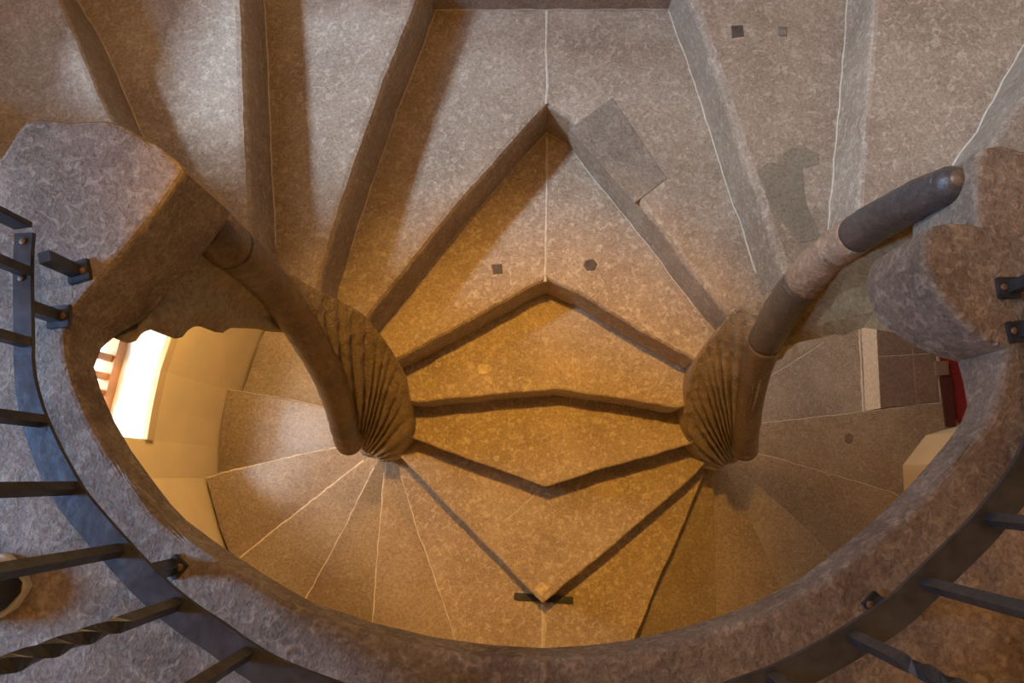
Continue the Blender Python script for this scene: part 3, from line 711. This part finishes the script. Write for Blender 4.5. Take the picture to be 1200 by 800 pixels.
# outward must point away from the well centre
obj('bottom_rail', bm, M_IRON, rail)
def nearest(px, py):
    q = at(px, py, DB); q.z = 0
    return min(path, key=lambda ps: (ps[0]-q).length)
TOPZ = CAMZ-0.06
def post(x, y, z0, z1, twist, wd=0.0135, rz=0.0):
    bm = bmesh.new(); rings = []; ns = 60 if twist else 2
    for i in range(ns+1):
        f = i/ns; z = z0+(z1-z0)*f
        a = rz+(max(0, min(1, (f-0.14)/0.6))*math.pi*5 if twist else 0)
        rings.append([bm.verts.new((x+wd/2*math.sqrt(2)*math.cos(a+math.pi/4+k*math.pi/2), y+wd/2*math.sqrt(2)*math.sin(a+math.pi/4+k*math.pi/2), z)) for k in range(4)])
    for a, b in zip(rings, rings[1:]):
        for k in range(4): bm.faces.new((a[k], a[(k+1) % 4], b[(k+1) % 4], b[k]))
    bm.faces.new(rings[0]); bm.faces.new(rings[-1][::-1]); return bm
posts = [(30, 318, 0), (31, 401, 0), (48, 493, 0), (84, 572, 0), (138, 645, 0), (206, 708, 1), (289, 766, 0), (400, 812, 1), (530, 846, 0), (660, 853, 1), (790, 834, 0), (905, 793, 1), (1000, 746, 1), (1085, 684, 0), (1160, 609, 0), (1212, 520, 1), (1232, 430, 0), (1235, 350, 0)]
for x, y, tw in posts:
    q = at(x, y, DB); p, s = nearest(x, y)
    rz = math.atan2(s.y, s.x)
    obj('baluster', post(q.x, q.y, zb-0.002, TOPZ, tw, 0.0125, rz), M_IRON, rail)
# top rail
bm = bmesh.new(); prev = None
for i, (p, s) in enumerate(path):
    ring = [bm.verts.new(p+s*a+Vector((0, 0, TOPZ+b))) for a, b in ((-0.002, 0.012), (0.03, 0.012), (0.03, 0), (-0.002, 0))]
    if prev:
        for k in range(4): bm.faces.new((prev[k], prev[(k+1) % 4], ring[(k+1) % 4], ring[k]))
    else: bm.faces.new(ring)
    prev = ring
bm.faces.new(prev[::-1]); obj('top_rail', bm, M_IRON, rail)
# end post of flat iron, bent up from the bottom rail
q = at(27, 268, DB)
bm = bmesh.new(); box(q.x, q.y+0.004, (zb+TOPZ)/2, 0.026, 0.008, TOPZ-zb, 0.12, 0.001, bm); obj('end_post', bm, M_IRON, rail)
for x, y in ((27, 283), (25, 326)):
    q = at(x, y, DB); obj('rivet', ball(Vector((q.x, q.y, zb+0.001)), 0.0045, 0.5), M_RIVET, rail, True)
# feet: short legs with plates let into the landing stone
feet = [(92, 318, 1.35, 0.3), (69, 371, 1.35, 0.1), (205, 664, 1.0, -0.75), (1026, 708, 1.0, 0.75), (1182, 337, 1.25, 0.0), (1194, 388, 1.2, 0.1)]
for x, y, sc, rz in feet:
    q = at(x, y, DS-.004)
    ft = obj('foot_plate', box(q.x, q.y, 0.003, 0.024*sc, 0.024*sc, 0.008, rz, 0.001), M_IRON, rail)
    obj('rivet', ball(Vector((q.x+(0.008 if x < 600 else -0.008), q.y, 0.0075)), 0.005, 0.5), M_RIVET, ft, True)
    obj('support_leg', post(q.x-(0.003 if x < 600 else -0.004), q.y, 0.004, zb-0.004, 0, 0.016, rz), M_IRON, rail)

# ------------------------------------------------------------------ shoe toe at the left edge
q = at(-12, 690, DS-.03)
sh = empty('shoe', (q.x, q.y, 0), 'dark shoe toe with a pale sole, standing on the landing at the left edge', 'shoe')
b = bmesh.new()
prof = [(-0.20, .028, .055), (-0.12, .036, .06), (-0.05, .042, .05), (0.0, .038, .042), (0.02, .026, .034), (0.03, .010, .022)]
def shoe_ring(bm, x, wdt, z0, z1, seg=16):
    return [bm.verts.new((q.x+x, q.y+wdt*math.cos(2*math.pi*k/seg), (z0+z1)/2+(z1-z0)/2*math.sin(2*math.pi*k/seg))) for k in range(seg)]
pv = None
for x, wd, h in prof:
    r = shoe_ring(b, x, wd, 0.012, 0.012+h)
    if pv:
        for k in range(16): b.faces.new((pv[k], pv[(k+1) % 16], r[(k+1) % 16], r[k]))
    else: b.faces.new(r)
    pv = r
b.faces.new(pv[::-1]); obj('upper', b, M_SHOE, sh, True)
out = [(q.x+x, q.y+wd*1.06) for x, wd, h in prof]+[(q.x+0.035, q.y)]+[(q.x+x, q.y-wd*1.06) for x, wd, h in prof[::-1]]
obj('sole', prism(out, 0.014, 0.001, bev=0.003, seg=2), M_SOLE, sh)
